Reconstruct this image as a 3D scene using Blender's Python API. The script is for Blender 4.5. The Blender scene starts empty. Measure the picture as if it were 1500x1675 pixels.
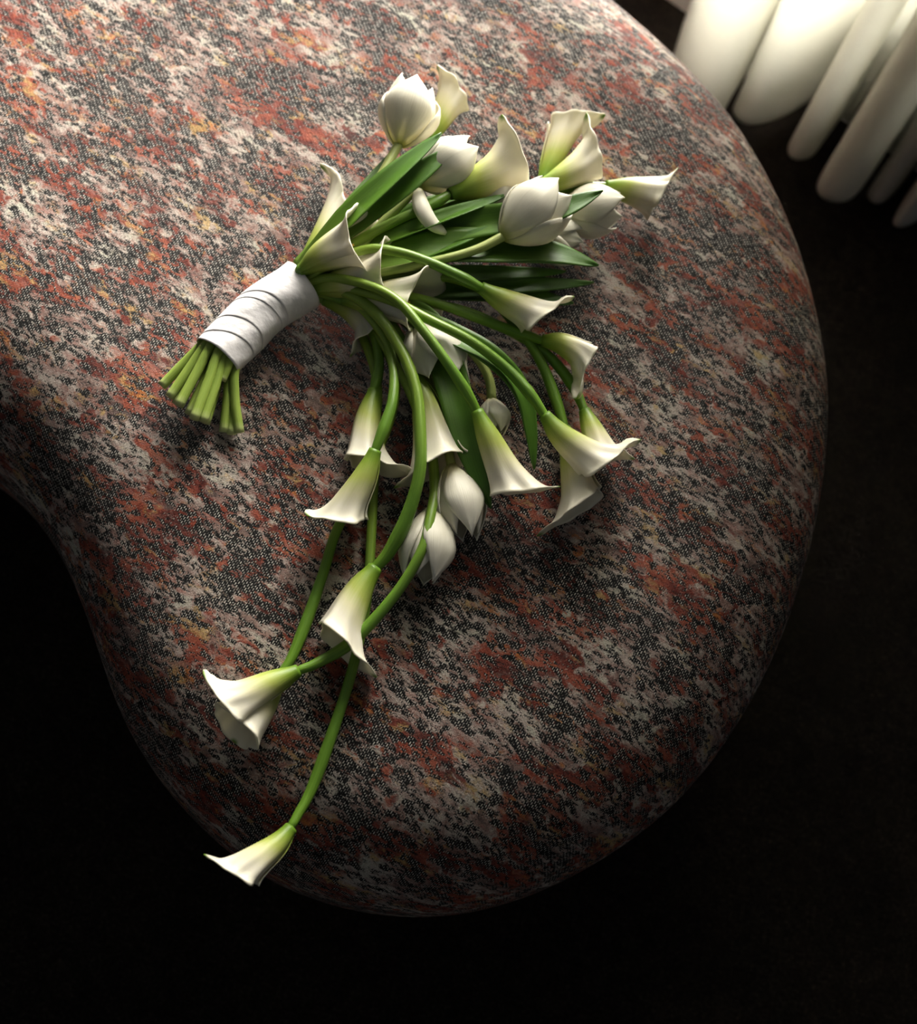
import bpy, bmesh, math, random
import numpy as np
from mathutils import Vector, Matrix
random.seed(7)
S = bpy.context.scene
COL = S.collection
PI = math.pi
# ------------------------------------------------------------------ camera
F = 2300.0; CX, CY = 750.0, 837.5                     # focal length and centre in pixels of the 1500x1675 frame
NADIR = (500.0, 1700.0)                               # where plumb lines converge
dn = Vector(((NADIR[0]-CX)/F, -(NADIR[1]-CY)/F, -1)).normalized()
w_ = -dn
fw = Vector((0, 0, -1)); yv = (fw-fw.dot(w_)*w_).normalized(); xv = yv.cross(w_)
M3 = Matrix((xv, yv, w_))                             # camera -> world rotation
TOPZ = 0.41
fwd = M3 @ fw
CAM = Vector((0, 0, TOPZ)) - fwd*1.12
cd = bpy.data.cameras.new('camera'); cam = bpy.data.objects.new('camera', cd); COL.objects.link(cam)
cam.matrix_world = Matrix.Translation(CAM) @ M3.to_4x4()
cd.sensor_fit = 'VERTICAL'; cd.sensor_height = 36; cd.lens = F*36/1675
cd.clip_start = 0.02
cd.dof.use_dof = True; cd.dof.focus_distance = 1.085; cd.dof.aperture_fstop = 4.5
S.camera = cam
CR = M3 @ Vector((1, 0, 0)); CU = M3 @ Vector((0, 1, 0))
def ray(px, py): return M3 @ Vector(((px-CX)/F, -(py-CY)/F, -1))
def at(px, py, z):
    d = ray(px, py); return CAM + d*((z-CAM.z)/d.z)
# ------------------------------------------------------------------ world, exposure
wd = bpy.data.worlds.new('world'); S.world = wd; wd.use_nodes = True
wd.node_tree.nodes['Background'].inputs[0].default_value = (0.9, 0.95, 1.0, 1)
wd.node_tree.nodes['Background'].inputs[1].default_value = 0.055
vs = S.view_settings; vs.view_transform = 'Standard'; vs.look = 'None'; vs.gamma = 1; vs.use_curve_mapping = False
vs.exposure = 0.5
# wall frame: the curtain hem runs along the wall
ha, hb = at(1235, 200, 0.02), at(1480, 370, 0.02)
WD = (hb-ha); WD.z = 0; WD.normalize()                # along the wall, towards the curtain side
WN = Vector((WD.y, -WD.x, 0))
if WN.dot(CAM-ha) < 0: WN = -WN                       # into the room
W0 = at(1120, 2, 0.0)                                 # a point where the wall meets the floor
def wallp(s, n, z): return W0 + WD*s + WN*n + Vector((0, 0, z))
WIN_S0, WIN_S1, WIN_Z0, WIN_Z1 = -1.05, 0.30, 0.16, 2.25
# daylight: the sky seen through the window, flat behind the opening and wholly outside the wall
ld = bpy.data.lights.new('window_back_offscreen', 'AREA'); ld.shape = 'RECTANGLE'
ld.size = WIN_S1-WIN_S0; ld.size_y = 1.7
ld.energy = 190; ld.color = (1.0, 0.96, 0.89)
lo = bpy.data.objects.new('window_back_offscreen', ld); COL.objects.link(lo)
lo.location = wallp((WIN_S0+WIN_S1)/2, -0.22, WIN_Z0+0.85)
lo.rotation_euler = (-WN).to_track_quat('Z', 'Y').to_euler()
# ------------------------------------------------------------------ node helpers
class NT:
    def __init__(s, name):
        s.m = bpy.data.materials.new(name); s.m.use_nodes = True; s.t = s.m.node_tree
        s.p = s.t.nodes['Principled BSDF']; s.out = s.t.nodes['Material Output']
    def n(s, typ, ins={}, **kw):
        nd = s.t.nodes.new('ShaderNode'+typ)
        for k, v in kw.items(): setattr(nd, k, v)
        for k, v in ins.items(): s.set(nd.inputs[k], v)
        return nd
    def set(s, sock, v):
        if isinstance(v, bpy.types.NodeSocket): s.t.links.new(v, sock)
        else: sock.default_value = v
    def math(s, op, a, b=0.0, c=None):
        nd = s.t.nodes.new('ShaderNodeMath'); nd.operation = op
        s.set(nd.inputs[0], a); s.set(nd.inputs[1], b)
        if c is not None: s.set(nd.inputs[2], c)
        return nd.outputs[0]
    def mix(s, f, a, b, mode='MIX'):
        nd = s.t.nodes.new('ShaderNodeMix'); nd.data_type = 'RGBA'; nd.blend_type = mode
        s.set(nd.inputs[0], f); s.set(nd.inputs[6], a); s.set(nd.inputs[7], b)
        return nd.outputs[2]
    def ramp(s, f, stops, interp='LINEAR'):
        nd = s.t.nodes.new('ShaderNodeValToRGB'); nd.color_ramp.interpolation = interp
        e = nd.color_ramp.elements
        while len(e) < len(stops): e.new(0.5)
        for el, (p, c) in zip(e, stops): el.position = p; el.color = (*c, 1) if len(c) == 3 else c
        s.set(nd.inputs[0], f); return nd.outputs[0]
    def smooth(s, x, a, b):
        nd = s.t.nodes.new('ShaderNodeMapRange'); nd.interpolation_type = 'SMOOTHSTEP'
        s.set(nd.inputs[0], x); nd.inputs[1].default_value = a; nd.inputs[2].default_value = b
        return nd.outputs[0]
    def noise(s, vec, scale, detail=3, rough=0.5):
        return s.n('TexNoise', {'Vector': vec, 'Scale': scale, 'Detail': detail, 'Roughness': rough}).outputs['Fac']
    def bump(s, h, strength, dist):
        b = s.n('Bump', {'Height': h, 'Strength': strength, 'Distance': dist})
        s.set(s.p.inputs['Normal'], b.outputs[0]); return b.outputs[0]
    def translucent(s, col, fac, normal=None):
        t = s.n('BsdfTranslucent', {'Color': col}); mx = s.n('MixShader', {0: fac})
        if normal: s.set(t.inputs['Normal'], normal)
        s.t.links.new(s.p.outputs[0], mx.inputs[1]); s.t.links.new(t.outputs[0], mx.inputs[2])
        s.t.links.new(mx.outputs[0], s.out.inputs[0])

# ------------------------------------------------------------------ materials
def mat_fabric(ang):
    k = NT('jacquard_chenille'); uv = k.n('UVMap', uv_map='UVMap').outputs[0]
    mp = k.n('Mapping', {'Vector': uv, 'Rotation': (0, 0, -ang), 'Scale': (1000, 1000, 1000)}).outputs[0]   # millimetres
    wob = k.n('TexNoise', {'Vector': mp, 'Scale': 0.06, 'Detail': 2}).outputs['Color']
    wv = k.n('VectorMath', {0: wob, 1: (0.5, 0.5, 0.5)}, operation='SUBTRACT').outputs[0]
    wv = k.n('VectorMath', {0: wv, 'Scale': 2.2}, operation='SCALE').outputs[0]
    mw = k.n('VectorMath', {0: mp, 1: wv}, operation='ADD').outputs[0]
    sn = k.n('VectorMath', {0: mw, 1: (1.0, 0.8, 1.0)}, operation='SNAP').outputs[0]
    def field(sx, sy, off, detail=4, rough=0.6, src=mw):
        v = k.n('Mapping', {'Vector': src, 'Location': (off, off*1.7, off), 'Scale': (sx, sy, 1)}).outputs[0]
        return k.noise(v, 1.0, detail, rough)
    # broad dye fields, streaked along the weft
    fa = field(0.013, 0.036, 11.0, 5, 0.60)
    fb = field(0.020, 0.050, 37.0, 4, 0.62)
    fc = field(0.016, 0.040, 71.0, 5, 0.62)
    pale = k.ramp(fc, [(0.32, (0.13, 0.09, 0.08)), (0.44, (0.37, 0.24, 0.20)), (0.54, (0.60, 0.50, 0.43)), (0.65, (0.58, 0.55, 0.44))])
    red = k.ramp(fb, [(0.32, (0.07, 0.010, 0.008)), (0.46, (0.23, 0.036, 0.020)), (0.57, (0.40, 0.085, 0.042)), (0.72, (0.48, 0.18, 0.11))])
    col = k.mix(k.math('MULTIPLY', k.smooth(fa, 0.465, 0.555), 0.95), pale, red)
    fd = field(0.020, 0.045, 123.0, 4, 0.65)
    col = k.mix(k.math('MULTIPLY', k.smooth(fd, 0.56, 0.68), 0.8), col, (0.60, 0.40, 0.15, 1))
    fe = field(0.022, 0.05, 177.0, 4, 0.65)
    col = k.mix(k.math('MULTIPLY', k.smooth(fe, 0.59, 0.70), 0.8), col, (0.62, 0.22, 0.05, 1))
    pink = field(0.05, 0.12, 211.0, 3, 0.6)
    col = k.mix(k.math('MULTIPLY', k.smooth(pink, 0.52, 0.66), 0.5), col, (0.42, 0.19, 0.15, 1))
    fib = field(0.9, 1.4, 5.0, 3, 0.7, mw)
    col = k.mix(1.0, col, k.ramp(fib, [(0.28, (0.40, 0.39, 0.38)), (0.5, (0.9, 0.9, 0.9)), (0.7, (1.25, 1.25, 1.25))]), 'MULTIPLY')
    # ground weave: dark warp with short dashes across the streaks, thread glints painted as pale colour
    sp = k.n('SeparateXYZ', {0: mw}); U, V = sp.outputs[0], sp.outputs[1]
    row = k.math('FLOOR', k.math('DIVIDE', U, 1.75))
    ph = k.math('MULTIPLY', row, 0.37)
    fx = k.math('ABSOLUTE', k.math('SUBTRACT', k.math('FRACT', k.math('DIVIDE', U, 1.75)), 0.5))
    fy = k.math('ABSOLUTE', k.math('SUBTRACT', k.math('FRACT', k.math('ADD', k.math('DIVIDE', V, 3.6), ph)), 0.5))
    dash = k.math('MULTIPLY', k.math('SUBTRACT', 1.0, k.smooth(fx, 0.16, 0.29)), k.math('SUBTRACT', 1.0, k.smooth(fy, 0.26, 0.38)))
    dn_ = field(0.25, 0.25, 301.0, 3, 0.7)
    dash = k.math('MULTIPLY', dash, k.smooth(dn_, 0.38, 0.62))
    ground = k.mix(dash, (0.005, 0.0045, 0.004, 1), (0.66, 0.61, 0.54, 1))
    # chenille floats over the ground
    m1 = field(0.065, 0.17, 401.0, 5, 0.72, sn)
    m2 = field(0.012, 0.02, 455.0, 2, 0.5)
    m1 = k.math('ADD', m1, k.math('MULTIPLY', k.math('SUBTRACT', m2, 0.5), 0.32))
    mask = k.smooth(m1, 0.475, 0.545)
    fin = k.mix(mask, ground, col)
    k.set(k.p.inputs['Base Color'], fin)
    k.p.inputs['Roughness'].default_value = 0.75
    k.p.inputs['Specular IOR Level'].default_value = 0.18
    h = k.math('ADD', k.math('MULTIPLY', mask, 0.8), k.math('ADD', k.math('MULTIPLY', fib, 0.7), k.math('MULTIPLY', dash, 0.5)))
    k.bump(h, 1.0, 0.0019)
    return k.m

def mat_carpet():
    k = NT('dark_carpet'); co = k.n('TexCoord').outputs['Object']
    a = k.noise(co, 260, 4, 0.7); b = k.noise(co, 9, 3, 0.6); c = k.noise(co, 75, 3, 0.6)
    col = k.ramp(a, [(0.30, (0.006, 0.0045, 0.0035)), (0.55, (0.020, 0.0155, 0.012)), (0.75, (0.060, 0.047, 0.036))])
    col = k.mix(1.0, col, k.ramp(b, [(0.3, (0.7, 0.7, 0.7)), (0.7, (1.25, 1.2, 1.15))]), 'MULTIPLY')
    col = k.mix(1.0, col, k.ramp(c, [(0.3, (0.6, 0.6, 0.6)), (0.7, (1.3, 1.3, 1.3))]), 'MULTIPLY')
    k.set(k.p.inputs['Base Color'], col); k.p.inputs['Roughness'].default_value = 0.95
    k.p.inputs['Specular IOR Level'].default_value = 0.1
    k.bump(k.math('ADD', a, c), 0.8, 0.004); return k.m

def mat_plain(name, col, rough=0.6, spec=0.5):
    k = NT(name); co = k.n('TexCoord').outputs['Object']
    f = k.noise(co, 30, 4, 0.6)
    k.set(k.p.inputs['Base Color'], k.mix(f, tuple(0.93*c for c in col)+(1,), tuple(col)+(1,)))
    k.p.inputs['Roughness'].default_value = rough; k.p.inputs['Specular IOR Level'].default_value = spec
    return k.m

def mat_curtain():
    k = NT('white_curtain_cloth'); co = k.n('TexCoord').outputs['Object']
    f = k.noise(co, 900, 2, 0.6)
    col = k.mix(f, (0.70, 0.68, 0.62, 1), (0.80, 0.78, 0.72, 1))
    k.set(k.p.inputs['Base Color'], col); k.p.inputs['Roughness'].default_value = 0.9
    k.p.inputs['Specular IOR Level'].default_value = 0.1
    nb = k.bump(f, 0.2, 0.0006); k.translucent((0.84, 0.84, 0.78, 1), 0.52); return k.m

def mat_glass():
    k = NT('window_glass'); t = k.n('BsdfTransparent'); g = k.n('BsdfGlossy', {'Roughness': 0.02})
    fr = k.n('Fresnel', {0: 1.45}); mx = k.n('MixShader', {0: fr.outputs[0]})
    k.t.links.new(t.outputs[0], mx.inputs[1]); k.t.links.new(g.outputs[0], mx.inputs[2]); k.t.links.new(mx.outputs[0], k.out.inputs[0])
    return k.m

def mat_spathe():
    k = NT('calla_spathe'); s = k.n('SeparateXYZ', {0: k.n('UVMap', uv_map='UVMap').outputs[0]})
    u, v = s.outputs[0], s.outputs[1]
    vein = k.noise(k.n('CombineXYZ', {0: k.math('MULTIPLY', u, 1.5), 1: k.math('MULTIPLY', v, 46.0)}).outputs[0], 1.0, 3, 0.6)
    uu = k.math('ADD', u, k.math('MULTIPLY', k.math('SUBTRACT', vein, 0.5), 0.16))
    col = k.ramp(uu, [(0.0, (0.13, 0.26, 0.02)), (0.15, (0.24, 0.36, 0.035)), (0.38, (0.50, 0.56, 0.13)), (0.58, (0.80, 0.76, 0.46)), (0.76, (0.89, 0.84, 0.68))])
    c = k.math('ABSOLUTE', k.math('SUBTRACT', v, 0.5))
    tip = k.math('MULTIPLY', k.math('SUBTRACT', 1.0, k.smooth(c, 0.004, 0.03)), k.smooth(u, 0.93, 0.99))
    col = k.mix(tip, col, (0.16, 0.28, 0.03, 1))
    k.set(k.p.inputs['Base Color'], col); k.p.inputs['Roughness'].default_value = 0.42
    k.p.inputs['Specular IOR Level'].default_value = 0.35
    k.bump(vein, 0.10, 0.0008); k.translucent(col, 0.22); return k.m

def mat_petal():
    k = NT('tulip_petal'); s = k.n('SeparateXYZ', {0: k.n('UVMap', uv_map='UVMap').outputs[0]})
    u, v = s.outputs[0], s.outputs[1]
    vein = k.noise(k.n('CombineXYZ', {0: k.math('MULTIPLY', u, 2.0), 1: k.math('MULTIPLY', v, 30.0)}).outputs[0], 1.0, 3, 0.6)
    col = k.ramp(u, [(0.0, (0.52, 0.50, 0.16)), (0.09, (0.80, 0.76, 0.50)), (0.25, (0.88, 0.84, 0.69)), (1.0, (0.90, 0.87, 0.75))])
    col = k.mix(1.0, col, k.ramp(vein, [(0.3, (0.93, 0.92, 0.89)), (0.7, (1, 1, 1))]), 'MULTIPLY')
    k.set(k.p.inputs['Base Color'], col); k.p.inputs['Roughness'].default_value = 0.45
    k.p.inputs['Specular IOR Level'].default_value = 0.3
    k.bump(vein, 0.22, 0.0012); k.translucent(col, 0.22); return k.m

def mat_green(name, stops, rough, streak=30.0, trans=0.0):
    k = NT(name); s = k.n('SeparateXYZ', {0: k.n('UVMap', uv_map='UVMap').outputs[0]})
    u, v = s.outputs[0], s.outputs[1]
    st = k.noise(k.n('CombineXYZ', {0: k.math('MULTIPLY', u, 3.0), 1: k.math('MULTIPLY', v, streak)}).outputs[0], 1.0, 4, 0.6)
    col = k.ramp(u, stops)
    col = k.mix(1.0, col, k.ramp(st, [(0.25, (0.72, 0.76, 0.70)), (0.75, (1.2, 1.15, 1.2))]), 'MULTIPLY')
    k.set(k.p.inputs['Base Color'], col); k.p.inputs['Roughness'].default_value = rough
    k.p.inputs['Specular IOR Level'].default_value = 0.4
    k.bump(st, 0.25, 0.0006)
    if trans: k.translucent(col, trans)
    return k.m

def mat_ribbon():
    k = NT('white_satin_ribbon'); s = k.n('UVMap', uv_map='UVMap').outputs[0]
    n1 = k.noise(k.n('Mapping', {'Vector': s, 'Scale': (4, 12, 1)}).outputs[0], 1.0, 3, 0.5)
    k.set(k.p.inputs['Base Color'], k.mix(n1, (0.77, 0.73, 0.71, 1), (0.84, 0.81, 0.79, 1)))
    k.p.inputs['Roughness'].default_value = 0.5; k.p.inputs['Sheen Weight'].default_value = 0.2
    k.bump(n1, 0.25, 0.003); return k.m

MS, MP, MR = mat_spathe(), mat_petal(), mat_ribbon()
MST = mat_green('calla_stem_green', [(0.0, (0.20, 0.30, 0.035)), (0.45, (0.21, 0.33, 0.035)), (0.8, (0.12, 0.25, 0.025)), (1.0, (0.13, 0.26, 0.02))], 0.38, 10)
MTS = mat_green('tulip_stem_green', [(0.0, (0.22, 0.32, 0.05)), (1.0, (0.38, 0.44, 0.13))], 0.45, 8)
MLF = mat_green('tulip_leaf_green', [(0.0, (0.22, 0.34, 0.055)), (0.35, (0.10, 0.21, 0.018)), (1.0, (0.065, 0.17, 0.018))], 0.40, 34, 0.12)
MCT = mat_green('cut_stem_green', [(0.0, (0.27, 0.38, 0.06)), (0.9, (0.29, 0.40, 0.07)), (1.0, (0.52, 0.58, 0.24))], 0.4, 8)
MSP = mat_plain('spadix_yellow', (0.70, 0.42, 0.05), 0.7)

# ------------------------------------------------------------------ mesh helpers
def link_mesh(name, verts, faces, mat, parent=None, uvs=None, origin=None, smooth=True, solid=0.0, offset=0.0, subsurf=0):
    me = bpy.data.meshes.new(name); o0 = Vector(origin) if origin is not None else Vector((0, 0, 0))
    if parent is not None: o0 = o0  # children keep world coordinates through an identity-rotation parent
    me.from_pydata([tuple(Vector(v)-o0) for v in verts], [], faces)
    if uvs is not None:
        ul = me.uv_layers.new(name='UVMap'); li = np.empty(len(me.loops), dtype=np.int32); me.loops.foreach_get('vertex_index', li)
        ul.data.foreach_set('uv', np.asarray(uvs, dtype=np.float32)[li].ravel())
    if smooth: me.polygons.foreach_set('use_smooth', [True]*len(me.polygons))
    me.materials.append(mat); me.update()
    ob = bpy.data.objects.new(name, me); COL.objects.link(ob)
    if parent is not None:
        pw = world_of(parent); ob.parent = parent; ob.location = o0-pw
    else: ob.location = o0
    if solid:
        md = ob.modifiers.new('thickness', 'SOLIDIFY'); md.thickness = solid; md.offset = offset
    if subsurf:
        md = ob.modifiers.new('smooth', 'SUBSURF'); md.levels = subsurf; md.render_levels = subsurf
    return ob
def world_of(o):
    v = Vector(o.location)
    while o.parent: o = o.parent; v += Vector(o.location)
    return v
def tag(o, label=None, cat=None, kind=None, group=None):
    if label: o['label'] = label
    if cat: o['category'] = cat
    if kind: o['kind'] = kind
    if group: o['group'] = group
    return o
def grid_faces(n, m, wrap=False):
    f = []
    for i in range(n-1):
        for j in range(m if wrap else m-1):
            a, b = i*m+j, i*m+(j+1) % m; f.append((a, b, b+m, a+m))
    return f
def spline(pts, n):
    """Catmull-Rom through 3-D points, n samples evenly spaced by length."""
    P_ = [np.array(p, float) for p in pts]
    P_ = [2*P_[0]-P_[1]]+P_+[2*P_[-1]-P_[-2]]; out = []
    for i in range(1, len(P_)-2):
        p0, p1, p2, p3 = P_[i-1:i+3]
        for t in np.linspace(0, 1, 24, endpoint=False):
            out.append(0.5*(2*p1+(p2-p0)*t+(2*p0-5*p1+4*p2-p3)*t*t+(3*p1-p0-3*p2+p3)*t**3))
    out.append(P_[-2]); out = np.array(out)
    L = np.concatenate([[0], np.cumsum(np.linalg.norm(np.diff(out, axis=0), axis=1))])
    s = np.linspace(0, L[-1], n)
    return np.stack([np.interp(s, L, out[:, k]) for k in range(3)], 1), L[-1]
def frames(pts, first=None):
    T = np.gradient(pts, axis=0); T /= np.linalg.norm(T, axis=1)[:, None]
    a = np.array(first if first is not None else (0, 0, 1.0)); E = []
    for t in T:
        a = a-a.dot(t)*t
        if np.linalg.norm(a) < 1e-4: a = np.cross(t, (1, 0, 0))
        a /= np.linalg.norm(a); E.append(a.copy())
    E = np.array(E); return T, E, np.cross(T, E)
def tube(name, pts3, rad, mat, parent, n=40, sides=10, cap=True):
    C, L = spline(pts3, n); T, E, B = frames(C); V = []; UV = []
    R = np.interp(np.linspace(0, 1, n), np.linspace(0, 1, len(rad)), rad)
    for i in range(n):
        for j in range(sides):
            th = 2*PI*j/sides; V.append(C[i]+R[i]*(math.cos(th)*E[i]+math.sin(th)*B[i])); UV.append((i/(n-1), abs(2*j/sides-1)))
    Fc = grid_faces(n, sides, True)
    if cap:
        k = len(V); V += [C[0], C[-1]]; UV += [(0, .5), (1, .5)]
        for j in range(sides):
            Fc.append((k, (j+1) % sides, j)); b = (n-1)*sides; Fc.append((k+1, b+j, b+(j+1) % sides))
    return link_mesh(name, V, Fc, mat, parent, UV, origin=C[0])

# ------------------------------------------------------------------ the ottoman
ZW = 0.285; EA, EB, EN = 0.15, TOPZ-0.285, 2.6
outline_px = [(980, -2), (1110, 113), (1222, 250), (1305, 430), (1342, 590), (1350, 690), (1332, 850), (1262, 1080), (1130, 1290),
              (970, 1417), (820, 1482), (690, 1499), (560, 1482), (430, 1432), (300, 1325), (205, 1190), (155, 1040), (105, 915), (50, 830), (-10, 765),
              (-130, 690), (-300, 630), (-500, 570), (-700, 440), (-830, 200), (-820, -100), (-640, -340), (-350, -450), (0, -460), (350, -390), (700, -220)]
op = np.array([at(x, y, ZW)[:] for x, y in outline_px])
def closed(pts, n):
    m = len(pts); ext = np.concatenate([pts[-2:], pts, pts[:3]]); out = []
    for i in range(2, m+2):
        p0, p1, p2, p3 = ext[i-1:i+3]
        for t in np.linspace(0, 1, 20, endpoint=False):
            out.append(0.5*(2*p1+(p2-p0)*t+(2*p0-5*p1+4*p2-p3)*t*t+(3*p1-p0-3*p2+p3)*t**3))
    out = np.array(out+[out[0]]); L = np.concatenate([[0], np.cumsum(np.linalg.norm(np.diff(out, axis=0), axis=1))])
    s = np.linspace(0, L[-1], n, endpoint=False)
    return np.stack([np.interp(s, L, out[:, k]) for k in range(out.shape[1])], 1)
NO = 320
OUT = closed(op, NO)[:, :2]
for _ in range(12): OUT = 0.5*OUT+0.25*(np.roll(OUT, 1, 0)+np.roll(OUT, -1, 0))
tg = np.roll(OUT, -1, 0)-np.roll(OUT, 1, 0); tg /= np.linalg.norm(tg, axis=1)[:, None]
nin = np.stack([-tg[:, 1], tg[:, 0]], 1)
cen = OUT.mean(0)
if ((cen-OUT)*nin).sum(1).mean() < 0: nin = -nin
for _ in range(25): nin = 0.5*nin+0.25*(np.roll(nin, 1, 0)+np.roll(nin, -1, 0))
nin /= np.linalg.norm(nin, axis=1)[:, None]
def prof(d):
    d = np.clip(d, 0, EA); return ZW+EB*(1-((EA-d)/EA)**EN)**(1/EN)
def zsurf(xy):
    """height of the ottoman top under points xy (n,2); -1 outside"""
    xy = np.atleast_2d(xy); d2 = ((xy[:, None, :]-OUT[None])**2).sum(2); i = d2.argmin(1)
    d = np.sqrt(d2[np.arange(len(xy)), i]); ins = ((xy-OUT[i])*nin[i]).sum(1) > 0
    return np.where(ins, prof(d), -1.0)
def px_of(p):
    c = M3.transposed() @ (Vector(p)-CAM); return np.array((CX-F*c.x/c.z, CY+F*c.y/c.z))
# the rim seen from a standing height is a little above the widest line: pull the plan in so the rim, not the widest line, has the traced size
tgt = np.array([px_of((p[0], p[1], ZW)) for p in OUT])
pd = EA*(1-np.sin(np.linspace(0.5, PI/2, 14))); pz = prof(pd)
for it in range(5):
    sh = np.zeros(NO)
    for i in range(NO):
        e0 = px_of((OUT[i, 0], OUT[i, 1], ZW)); e1 = px_of((OUT[i, 0]-nin[i, 0]*.01, OUT[i, 1]-nin[i, 1]*.01, ZW)); no_ = (e1-e0); sc = np.linalg.norm(no_)/.01; no_ /= np.linalg.norm(no_)
        m = max((px_of((OUT[i, 0]+nin[i, 0]*d, OUT[i, 1]+nin[i, 1]*d, z))-tgt[i]).dot(no_) for d, z in zip(pd, pz))
        sh[i] = max(-.05, min(.05, m/sc))
    for _ in range(8): sh = 0.5*sh+0.25*(np.roll(sh, 1)+np.roll(sh, -1))
    OUT = OUT+nin*sh[:, None]*0.8
dd = EA*(1-np.sin(np.linspace(0, PI/2, 26)))          # inset from EA down to 0
zz = prof(dd); arc = np.concatenate([[0], np.cumsum(np.hypot(np.diff(dd), np.diff(zz)))])
inner = OUT+nin*EA; ic = inner.mean(0)
NR = 14
ring_list = []
for i in range(1, NR):
    s = i/NR; ring_list.append((ic+(inner-ic)*s, np.full(NO, TOPZ), ic+(inner-ic)*s))
for d, z, a in zip(dd, zz, arc): ring_list.append((OUT+nin*d, np.full(NO, z), inner-nin*a))
z0 = arc[-1]; prev = (0.0, ZW)
for t in np.linspace(0, 1, 13)[1:]:                   # the belly curves in below the widest line
    z = ZW*(1-t)+0.0*t; d = 0.075*(t**2.2)
    z0 += math.hypot(d-prev[0], z-prev[1]); prev = (d, z); ring_list.append((OUT+nin*d, np.full(NO, z), inner-nin*z0))
V = []; UV = []
for xy, z, uvp in ring_list:
    for k in range(NO): V.append((xy[k, 0], xy[k, 1], z[k])); UV.append((uvp[k, 0], uvp[k, 1]))
Fc = grid_faces(len(ring_list), NO, True); c0 = len(V); V.append((ic[0], ic[1], TOPZ)); UV.append(tuple(ic))
for k in range(NO): Fc.append((c0, k, (k+1) % NO))
b = (len(ring_list)-1)*NO; Fc.append(tuple(b+k for k in range(NO)))
pa, pb = at(600, 600, TOPZ), at(800, 730, TOPZ); ANG = math.atan2(pb.y-pa.y, pb.x-pa.x)
ott = link_mesh('ottoman', V, Fc, mat_fabric(ANG), None, UV, origin=(cen[0], cen[1], 0))
bm = bmesh.new(); bm.from_mesh(ott.data); bmesh.ops.recalc_face_normals(bm, faces=bm.faces); bm.to_mesh(ott.data); bm.free()
tag(ott, 'large rounded ottoman in mottled rust, pink and grey woven fabric under the bouquet', 'ottoman')

# ------------------------------------------------------------------ room
def box(name, s0, s1, n0, n1, z0, z1, mat, parent=None):
    P8 = [wallp(s, n, z) for z in (z0, z1) for n in (n0, n1) for s in (s0, s1)]
    o = wallp((s0+s1)/2, (n0+n1)/2, z0)
    ob = link_mesh(name, P8, [(0, 1, 3, 2), (4, 6, 7, 5), (0, 4, 5, 1), (2, 3, 7, 6), (0, 2, 6, 4), (1, 5, 7, 3)], mat, parent, origin=o, smooth=False)
    bm = bmesh.new(); bm.from_mesh(ob.data); bmesh.ops.recalc_face_normals(bm, faces=bm.faces); bm.to_mesh(ob.data); bm.free()
    return ob
fl = box('floor', -3.0, 3.0, -0.02, 4.0, -0.05, 0.0, mat_carpet()); tag(fl, 'dark brown speckled carpet floor', 'floor', 'structure')
MW = mat_plain('wall_paint', (0.62, 0.60, 0.56), 0.8); MF = mat_plain('window_frame_paint', (0.72, 0.71, 0.68), 0.4)
wl = box('wall_back', -3.0, WIN_S0, -0.12, 0.0, 0.0, 2.7, MW); tag(wl, 'pale painted wall with a tall window opening', 'wall', 'structure')
box('wall_panel', WIN_S1, 3.0, -0.12, 0.0, 0.0, 2.7, MW, wl)
box('wall_panel', WIN_S0, WIN_S1, -0.12, 0.0, 0.0, WIN_Z0, MW, wl)
box('wall_panel', WIN_S0, WIN_S1, -0.12, 0.0, WIN_Z1, 2.7, MW, wl)
bbd = box('baseboard_back', -3.0, 3.0, 0.0, 0.014, 0.0, 0.09, MF); tag(bbd, 'pale painted baseboard along the foot of the wall', 'baseboard', 'structure')
wn = box('window_1', WIN_S0, WIN_S1, -0.075, -0.065, WIN_Z0, WIN_Z1, mat_glass()); tag(wn, 'tall clear window pane letting in daylight', 'window', 'structure')
for a, b_, c, d in ((WIN_S0, WIN_S0+.05, WIN_Z0, WIN_Z1), (WIN_S1-.05, WIN_S1, WIN_Z0, WIN_Z1), (WIN_S0+.05, WIN_S1-.05, WIN_Z0, WIN_Z0+.05), (WIN_S0+.05, WIN_S1-.05, WIN_Z1-.05, WIN_Z1)):
    box('window_frame', a, b_, -0.10, -0.04, c, d, MF, wn)

# ------------------------------------------------------------------ curtain: a pleated sheet hanging to just above the floor
HZ = 0.025
hem = [(1118, 40), (1100, 110), (1108, 165), (1140, 195), (1175, 188), (1200, 150), (1222, 118), (1214, 150), (1200, 182), (1225, 203), (1275, 192), (1325, 162), (1350, 145),
       (1322, 190), (1292, 235), (1296, 258), (1325, 256), (1352, 222), (1395, 165), (1408, 165), (1375, 235), (1338, 300), (1352, 326), (1392, 324), (1430, 275), (1470, 215), (1478, 225),
       (1445, 280), (1420, 318), (1440, 332), (1475, 300), (1530, 225), (1535, 245), (1480, 325), (1462, 368), (1500, 360), (1550, 300), (1600, 260),
       (1570, 340), (1550, 400), (1590, 410), (1650, 330), (1700, 300), (1660, 390), (1650, 440), (1700, 450), (1770, 370)]
hp, hl = spline([at(x, y, HZ)[:] for x, y in hem], 420)
V = []; UV = []
zs = [HZ, HZ+.012, .08, .2, .4, .7, 1.0, 1.4, 1.8, 2.2, 2.4]
for z in zs:
    f = min(1, (z-HZ)/2.4)
    for i, p in enumerate(hp):
        q = Vector((p[0], p[1], z)); n_ = (q-W0).dot(WN); n_ = max(n_, 0.03)
        s_ = (q-W0).dot(WD); nn = 0.10+(n_-0.10)*(1-0.45*f)+0.006*math.sin(9*s_+4*z)*f
        g = wallp(s_, max(nn, 0.03), z); V.append(g); UV.append((i/len(hp), z))
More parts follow.
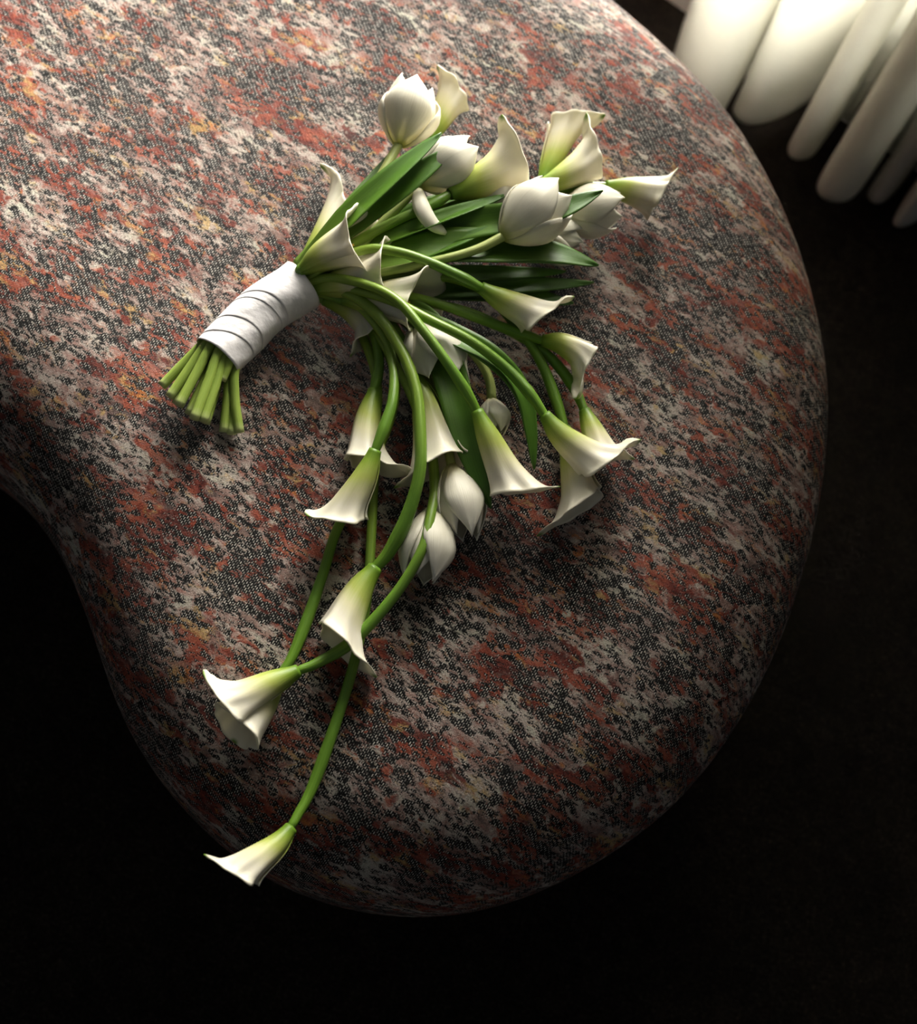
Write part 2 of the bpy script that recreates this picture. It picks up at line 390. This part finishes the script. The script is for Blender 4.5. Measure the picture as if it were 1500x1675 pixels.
cu = link_mesh('curtain', V, grid_faces(len(zs), len(hp)), mat_curtain(), None, UV, origin=wallp(0.3, 0.1, 0), solid=0.0025)
tag(cu, 'white floor-length curtain hanging in soft rounded pleats beside the ottoman', 'curtain')
rail = box('curtain_rail', -1.3, 0.95, 0.02, 0.22, 2.404, 2.44, MF); tag(rail, 'white ceiling rail carrying the pleated curtain', 'curtain rail')

# ------------------------------------------------------------------ the bouquet
def P(px, py, h):
    z = TOPZ+h
    for _ in range(8):
        q = at(px, py, z); zs_ = float(zsurf([(q.x, q.y)])[0]); zs_ = max(zs_, TOPZ-0.006); z = zs_+h
    return np.array(at(px, py, z)[:])
def PP(l): return [P(*q) for q in l]
def screen_dir(deg, elev):
    a = math.radians(deg); e = math.radians(elev); v = CR*math.cos(a)+CU*math.sin(a); v.z = 0; v.normalize()
    return np.array((v*math.cos(e)+Vector((0, 0, math.sin(e))))[:])
bq0 = P(440, 510, 0.0)
bq = bpy.data.objects.new('bouquet', None); COL.objects.link(bq); bq.location = bq0; bq.empty_display_size = 0.05
tag(bq, 'bridal bouquet of white calla lilies and tulips bound with white ribbon on the ottoman', 'bouquet')
SR = 0.0040
def keep_above(V, gap=0.0015):
    V = np.array(V); zs_ = zsurf(V[:, :2]); lo_ = np.where(zs_ > 0, zs_+gap, -9)
    V[:, 2] = np.maximum(V[:, 2], lo_); return V
WM = [(486, 470, .026)]
def calla(stem, axis, tip, elev=0, wid=1.0, flare=78, curl=60, lo_=0.72, tipl=0.012, sr=SR, ph=0.0, spin=1, wave=0.0026):
    wid *= 0.80; sp = PP(stem); ax = PP(axis)
    st = tube('calla_lily', sp+[ax[0], ax[0]+(ax[1]-ax[0])*.2], [sr*1.05, sr, sr, sr*.95, sr, sr, sr, sr*1.05, sr*1.22, sr*.8], MST, bq, n=60)
    tag(st, 'white calla lily on a curved green stem')
    # trumpet
    C, L = spline(ax, 60); T, E, B = frames(C, screen_dir(tip, elev))
    # keep the tip direction fixed at the mouth
    def axis_at(a):
        i = a/L*59
        if i >= 59: return C[-1]+T[-1]*(a-L), E[-1], B[-1]
        k_ = int(i); f = i-k_
        return C[k_]*(1-f)+C[k_+1]*f, E[k_]*(1-f)+E[k_+1]*f, B[k_]*(1-f)+B[k_+1]*f
    N, M = 26, 49; thm = 1.13*PI; V = [None]*(N*M); UV = [None]*(N*M)
    for j in range(M):
        q = 2*j/(M-1)-1; th = q*thm; k_ = (1+math.cos(min(abs(th), PI)))/2
        Sl = L*1.18*(lo_+(1-lo_)*k_**1.1)+0.55*tipl*math.exp(-(th/0.30)**2)
        fe = math.radians(flare)*(0.75+0.25*k_)+math.radians(curl*0.6)*math.exp(-(th/0.40)**2)
        a = 0.0; r = sr*1.14
        for i in range(N):
            u = i/(N-1)
            rr = r*(1+0.10*spin*q*min(1, u*4))+wave*(math.sin(3*th+ph)+0.6*math.sin(7*th+2.3*ph))*u**4
            c_, e_, b_ = axis_at(max(a, 0)); V[i*M+j] = c_+rr*(math.cos(th)*e_+math.sin(th)*b_); UV[i*M+j] = (u, 0.5+0.5*q)
            f = math.radians(15)*wid*(1-u)**3*min(1, u*7)+math.radians(8.2)*wid+fe*u**8.5
            ds = Sl/(N-1); a += math.cos(f)*ds; r += math.sin(f)*ds
    V = keep_above(V)
    link_mesh('spathe', V, grid_faces(N, M), MS, st, UV, origin=C[0], solid=0.0009)
    # spadix inside the trumpet
    tube('spadix', [C[4], C[20], C[42]], [0.002, 0.0028, 0.0024, 0.001], MSP, st, n=10, sides=8)
    return st
def tulip(stem, base, top, width=0.026, openn=0.0, sr=0.0036, seed=0, skip=(), roll=0.0):
    rg = random.Random(seed); b = P(*base); t = P(*top); ax = t-b; L = np.linalg.norm(ax); ax = ax/L
    st = tube('tulip', PP(stem)+[b+ax*0.002], [sr, sr, sr*1.1], MTS, bq, n=36)
    tag(st, 'white tulip with cupped petals on a pale green stem')
    e = np.cross(ax, (0.3, 0.2, 1)); e /= np.linalg.norm(e); f = np.cross(ax, e)
    for pi_ in range(6):
        if pi_ in skip: continue
        inner_ = pi_ % 2; al = roll+pi_*PI/3+rg.uniform(-.1, .1); R = width*(0.88 if inner_ else 1.0)*rg.uniform(.96, 1.05)
        op_ = openn+rg.uniform(-.06, .08); Ll = L*rg.uniform(.93, 1.06); half = rg.uniform(0.92, 1.08)
        N, M = 15, 11; V = []; UV = []
        for i in range(N):
            u = i/(N-1)
            rad = R*(0.16+0.98*math.sin(min(1.0, u*1.55)*PI/2)**0.85*(1-0.0*u))*(1-(0.42-op_)*max(0, (u-.5)/.5)**1.7)
            bt = half*1.05*max(0.0, math.sin(PI*min(1, (0.12+0.88*u)**0.95)))**0.72 if u < 1 else 0.03
            for j in range(M):
                v = 2*j/(M-1)-1; an = al+v*bt
                r2 = rad*(1-0.06*v*v+0.03*abs(v)**3)-0.0009*math.exp(-(v/0.16)**2)
                V.append(b+ax*(Ll*(u*1.0-0.05*v*v*u))+r2*(math.cos(an)*e+math.sin(an)*f)); UV.append((u, 0.5+v/2))
        link_mesh('petal', keep_above(V), grid_faces(N, M), MP, st, UV, origin=b, solid=0.0008)
    return st
def leaf(path, width, tilt=0.0, fold=0.35, name='leaf', twist=0.0, tipp=0.75):
    C, L = spline(PP(path), 40); T, E, B = frames(C); V = []; UV = []; M = 9; W = width/2100.0/2*1.3
    for i in range(40):
        s = i/39; w = W*(min(1, 0.35+s*1.9)**0.8)*max(0.0, 1-max(0, (s-.45)/.55)**2.2)**tipp
        tl = math.radians(tilt+twist*s); side = math.cos(tl)*B[i]+math.sin(tl)*E[i]; nor = math.cos(tl)*E[i]-math.sin(tl)*B[i]
        for j in range(M):
            v = 2*j/(M-1)-1; V.append(C[i]+side*(v*w)+nor*(fold*w*(abs(v)**1.4)+0.0008*math.sin(9*s+3*v)*s)); UV.append((s, 0.5+v/2))
    return link_mesh(name, keep_above(V), grid_faces(40, M), MLF, bq, UV, origin=C[0], solid=0.001)
def petal_loose(path, width, parent):
    C, L = spline(PP(path), 14); T, E, B = frames(C); V = []; UV = []; M = 7; W = width/2100.0/2
    for i in range(14):
        s = i/13; w = W*max(.05, math.sin(PI*(0.08+0.9*s)))**0.6
        for j in range(M):
            v = 2*j/(M-1)-1; V.append(C[i]+B[i]*v*w-E[i]*(0.45*w*v*v)); UV.append((0.08+.9*s, .5+v/2))
    return link_mesh('petal', V, grid_faces(14, M), MP, parent, UV, origin=C[0], solid=0.0008)

# --- ribbon wrap
WA = [(355, 584, .022), (392, 545, .022), (435, 505, .0225), (496, 464, .024)]
CW, LW = spline(PP(WA), 60); TW, EW, BW = frames(CW)
def band(name, s0, s1, r0, r1, slant0, slant1, ph, parent, n=16):
    V = []; UV = []; M = 48
    for i in range(n):
        t = i/(n-1)
        for j in range(M):
            th = 2*PI*j/M; s = (s0+(s1-s0)*t)+(slant0*(1-t)+slant1*t)*math.cos(th-ph)
            k_ = min(59, max(0, s*59)); a = int(min(58, k_)); f = k_-a
            c = CW[a]*(1-f)+CW[a+1]*f; e = EW[a]*(1-f)+EW[a+1]*f; b_ = BW[a]*(1-f)+BW[a+1]*f
            lap = 0.0005*math.sin(2*th+7*s)+0.0004*math.sin(5*th+11*s)
            r = r0+(r1-r0)*t+lap
            V.append(c+b_*math.cos(th)*r+e*math.sin(th)*r*0.93); UV.append((t, j/M))
    return link_mesh(name, keep_above(V, .0006), grid_faces(n, M, True), MR, parent, UV, origin=CW[0], solid=0.0004)
rw = band('ribbon_wrap', 0.02, 0.98, .0205, .0205, 0, 0, 0, bq, 24)
tag(rw, 'white satin ribbon wound around the stems')
for s0, s1, r0, r1, a, b_, ph in ((0.00, .30, .0207, .0206, .0, .05, 0.6), (.12, .42, .0209, .0208, .09, .06, 0.5), (.24, .56, .0211, .0210, .12, .07, 0.9), (.50, .74, .0213, .0212, .10, .05, .6), (.55, 1.0, .0215, .0218, .14, .0, .8)):
    band('ribbon_band', s0, s1, r0, r1, a, b_, ph, rw)

# --- cut stem ends below the ribbon
def cut(px, py, h, ox, oy, r=SR, bend=None):
    c = P(362, 578, .022)+CR_h*ox+np.array((0, 0, oy)); e = P(px, py, h); m = [P(*bend)] if bend else [(c+e)/2]
    tube('cut_stem', [c+TW[0]*.03, c]+m+[e], [r, r, r, r*.98], MCT, bq, n=22)
CR_h = BW[0]
sgn = 1 if CR_h.dot(np.array(CR[:])) > 0 else -1
for px, py, h, ox, oy, bend in ((264, 632, .012, -.0165, .0, None), (277, 650, .020, -.012, .007, None), (292, 664, .026, -.007, .011, None), (288, 662, .008, -.009, -.004, None), (309, 678, .018, -.002, .004, None),
                          (317, 686, .028, .001, .013, None), (332, 690, .024, .006, .010, None), (336, 692, .010, .004, -.006, None), (362, 622, .026, .012, .009, None), (322, 684, .008, -.001, -.010, None),
                          (366, 707, .006, .011, -.002, (372, 655, .013)), (379, 710, .006, .014, -.006, (380, 655, .010)), (392, 708, .008, .016, .002, (384, 650, .016))):
    cut(px, py, h, ox*sgn, oy, bend=bend)

# --- callas: stem points (px, py, height), trumpet axis points, tip direction on the picture plane, elevation
A = (488, 468, .026); B_ = (492, 474, .014)
calla([B_, (560, 498, .012), (612, 600, .012), (616, 700, .008), (611, 800, .008), (606, 900, .007), (600, 980, .006), (585, 1060, .006), (560, 1150, .006), (512, 1285, .007), (484, 1338, .010)],
      [(476, 1354, .012), (450, 1384, .016), (415, 1412, .020), (388, 1432, .020)], 140, 25, 1.0, 62, 60, .74, ph=1)
calla([B_, (565, 498, .014), (640, 590, .018), (640, 680, .018), (590, 790, .012), (550, 870, .007), (528, 940, .006), (500, 1020, .006), (476, 1078, .008)],
      [(458, 1104, .010), (434, 1136, .014), (408, 1166, .018), (390, 1184, .020)], 250, -60, 1.75, 30, 0, .95, tipl=.0, ph=2)
calla([B_, (575, 502, .016), (650, 600, .022), (700, 720, .024), (711, 790, .026), (703, 850, .034), (690, 900, .036), (650, 968, .028), (580, 1046, .020), (520, 1084, .022)],
      [(488, 1097, .024), (445, 1118, .028), (400, 1142, .032), (368, 1152, .032)], 110, 45, 1.1, 75, 80, .66, ph=0.4)
calla([A, (560, 476, .036), (612, 510, .044), (656, 572, .048), (681, 640, .050), (688, 720, .050), (685, 780, .046), (664, 850, .036), (635, 905, .026)],
      [(614, 928, .022), (585, 972, .020), (562, 1020, .019), (552, 1066, .018)], -10, -10, 1.0, 55, 80, .66, ph=1.5, sr=.0048)
calla([A, (570, 488, .030), (625, 545, .034), (643, 600, .040), (642, 655, .046), (628, 700, .046)],
      [(614, 736, .044), (596, 782, .038), (572, 828, .030), (560, 850, .026)], 175, 25, 1.0, 80, 60, .75, ph=0)
calla([B_, (560, 490, .020), (605, 535, .018), (620, 590, .018)],
      [(612, 638, .018), (602, 690, .018), (600, 735, .018), (608, 770, .018)], 0, 10, 1.0, 75, 90, .7, ph=2)
calla([B_, (570, 486, .016), (630, 520, .022), (665, 570, .028)],
      [(682, 612, .028), (696, 660, .027), (710, 715, .026), (718, 762, .025)], 205, -5, 1.15, 72, 40, .82, ph=0.7)
calla([A, (540, 455, .044), (600, 466, .056), (650, 492, .061), (692, 540, .062), (732, 594, .058), (765, 645, .050)],
      [(780, 672, .046), (799, 714, .042), (822, 766, .035), (846, 806, .031)], 35, 20, .9, 55, 60, .76, ph=1)
calla([A, (560, 470, .040), (640, 492, .055), (700, 522, .058), (770, 558, .054), (830, 604, .046), (868, 646, .044)],
      [(890, 678, .042), (922, 716, .038), (960, 746, .034), (992, 762, .032)], 55, 25, 1.05, 78, 45, .68, tipl=.020, ph=2.2)
calla([A, (600, 460, .034), (690, 450, .034), (780, 470, .030), (850, 540, .022), (886, 595, .016), (908, 650, .013)],
      [(924, 700, .013), (938, 755, .016), (950, 810, .018), (950, 842, .017)], 215, -5, 0.95, 55, 50, .66, tipl=.02, ph=1)
calla([B_, (600, 470, .028), (690, 492, .030), (770, 512, .026), (840, 545, .020), (895, 580, .014), (935, 628, .012)],
      [(956, 672, .014), (970, 705, .016), (988, 745, .016)], 20, 0, 1.0, 60, 30, .8, ph=1)
calla([A, (600, 474, .034), (700, 492, .036), (780, 520, .032), (840, 542, .026), (866, 550, .024)],
      [(886, 557, .024), (918, 562, .025), (948, 578, .025), (964, 598, .024)], 255, 10, 1.15, 70, 95, .66, tipl=.034, ph=0.5)
calla([A, (540, 430, .050), (600, 408, .060), (650, 412, .062), (700, 428, .060), (752, 452, .054)],
      [(786, 470, .050), (825, 492, .044), (865, 512, .038), (890, 524, .036)], 50, 20, 1.05, 75, 40, .70, tipl=.018, ph=2)
calla([A, (650, 380, .030), (800, 330, .030), (930, 308, .028)],
      [(990, 304, .026), (1025, 310, .025), (1062, 318, .024), (1078, 322, .024)], 85, 30, 1.45, 55, 60, .82, ph=3, wave=.004)
calla([A, (620, 390, .036), (760, 330, .040), (840, 315, .044)],
      [(880, 305, .042), (915, 292, .040), (950, 274, .038), (972, 258, .038)], 95, 15, 1.1, 55, 90, .70, tipl=.03, ph=1)
calla([A, (640, 380, .026), (780, 330, .028), (860, 312, .026)],
      [(888, 296, .024), (902, 262, .023), (918, 222, .022), (930, 198, .022)], 20, 5, 0.85, 45, 60, .72, tipl=.02, ph=2)
calla([A, (560, 410, .046), (640, 365, .054), (700, 338, .056)],
      [(735, 318, .054), (775, 302, .052), (815, 285, .052), (846, 264, .054)], 100, 30, 1.55, 85, 40, .74, ph=1.2)
calla([A, (560, 385, .026), (640, 300, .026), (685, 250, .024)],
      [(702, 228, .024), (720, 195, .026), (735, 165, .028), (742, 152, .028)], 130, 25, 1.0, 65, 40, .72, ph=0.2)
calla([A], [(492, 438, .022), (525, 388, .020), (553, 340, .018), (566, 318, .018)], 150, 0, .5, 25, 190, .62, tipl=.020, ph=0.2)
calla([A], [(490, 444, .042), (530, 420, .050), (580, 400, .056), (618, 388, .060)], 65, -50, 1.7, 75, 0, .62, tipl=.0, ph=1.9, wave=.0042)
calla([A], [(512, 474, .030), (560, 464, .036), (610, 452, .040), (664, 440, .040)], 60, -45, 1.6, 70, 0, .62, tipl=.0, ph=0.9, wave=.004)
calla([A, (530, 480, .026)], [(560, 490, .028), (610, 492, .034), (660, 494, .038), (716, 500, .038)], 60, -45, 1.6, 70, 0, .62, tipl=.0, ph=2.9, wave=.004)
calla([A], [(530, 490, .014), (570, 505, .014), (600, 530, .014), (608, 550, .014)], 300, 0, 0.9, 60, 25, .8, ph=2.9)

# --- tulips
tulip([A, (560, 370, .050), (615, 300, .052)], (652, 238, .050), (682, 142, .056), .0235, .12, seed=1, roll=.3)
t2 = tulip([A, (570, 420, .042), (630, 360, .050)], (686, 302, .052), (776, 246, .054), .0225, .05, seed=2, roll=.9)
tulip([A, (600, 450, .046), (700, 430, .056), (775, 410, .060)], (822, 388, .062), (912, 318, .064), .0245, .15, seed=3, roll=.2)
tulip([A, (640, 410, .030), (780, 380, .030), (880, 355, .030)], (912, 348, .030), (1012, 345, .030), .0215, .05, seed=4, roll=.5)
tulip([A, (640, 430, .024), (780, 405, .022)], (860, 375, .022), (955, 402, .020), .020, .05, seed=5, roll=.1)
tulip([B_, (600, 480, .028), (650, 505, .030)], (690, 520, .024), (726, 634, .022), .0245, .30, seed=6, roll=.4)
tulip([A, (620, 490, .036), (720, 545, .034), (775, 580, .028), (800, 620, .022)], (804, 652, .018), (810, 712, .016), .0135, -.15, seed=7, roll=.2)
tulip([B_, (600, 500, .020), (690, 600, .018), (725, 700, .020)], (738, 760, .021), (764, 878, .020), .0195, -.05, seed=8, roll=.7)
tulip([B_, (590, 500, .016), (670, 620, .014), (705, 740, .014)], (712, 828, .018), (688, 950, .018), .0200, .0, seed=9, roll=.1)
tulip([A, (620, 430, .030), (740, 375, .030)], (790, 352, .040), (850, 312, .040), .018, .0, seed=12, roll=.1)
petal_loose([(684, 308, .062), (690, 335, .066), (706, 362, .062), (730, 382, .054)], 30, t2)

# --- leaves
leaf([(488, 440, .040), (560, 366, .062), (640, 292, .076), (722, 218, .082)], 36, 18, .35)
leaf([(500, 430, .036), (590, 356, .056), (670, 296, .068), (749, 236, .072)], 34, -10, .4)
leaf([(484, 432, .034), (540, 380, .040), (600, 310, .042), (650, 240, .040)], 24, 20, .4)
leaf([(560, 420, .036), (650, 385, .050), (740, 352, .056), (830, 318, .058)], 28, 20, .4)
leaf([(600, 410, .030), (760, 372, .050), (900, 348, .070), (986, 312, .074)], 46, 0, .35)
leaf([(560, 440, .034), (700, 408, .050), (820, 408, .050), (910, 416, .042), (979, 434, .036)], 56, 8, .25)
leaf([(560, 445, .030), (660, 425, .044), (750, 395, .052), (815, 366, .056)], 26, 12, .4)
leaf([(560, 455, .022), (700, 450, .020), (820, 448, .018), (926, 444, .014)], 26, 0, .3)
leaf([(560, 460, .016), (700, 474, .016), (850, 468, .014), (971, 462, .010)], 30, 0, .3)
leaf([(560, 465, .012), (690, 470, .012), (820, 478, .010), (938, 496, .008)], 44, 5, .25)
leaf([(560, 430, .016), (660, 385, .016), (760, 352, .016), (830, 340, .016)], 40, 0, .25)
leaf([(560, 420, .014), (660, 365, .014), (740, 330, .014), (800, 318, .014)], 40, 0, .25)
leaf([(570, 440, .014), (680, 405, .014), (800, 375, .014), (870, 360, .012)], 40, 0, .25)
leaf([(600, 480, .030), (690, 520, .034), (732, 600, .036), (764, 720, .034), (803, 832, .026)], 44, -14, .28)
leaf([(600, 478, .030), (720, 540, .040), (800, 585, .042), (850, 640, .032), (866, 700, .022), (874, 767, .012)], 34, 10, .4)
leaf([(600, 490, .016), (690, 545, .016), (726, 620, .014), (736, 705, .010)], 22, 0, .3)
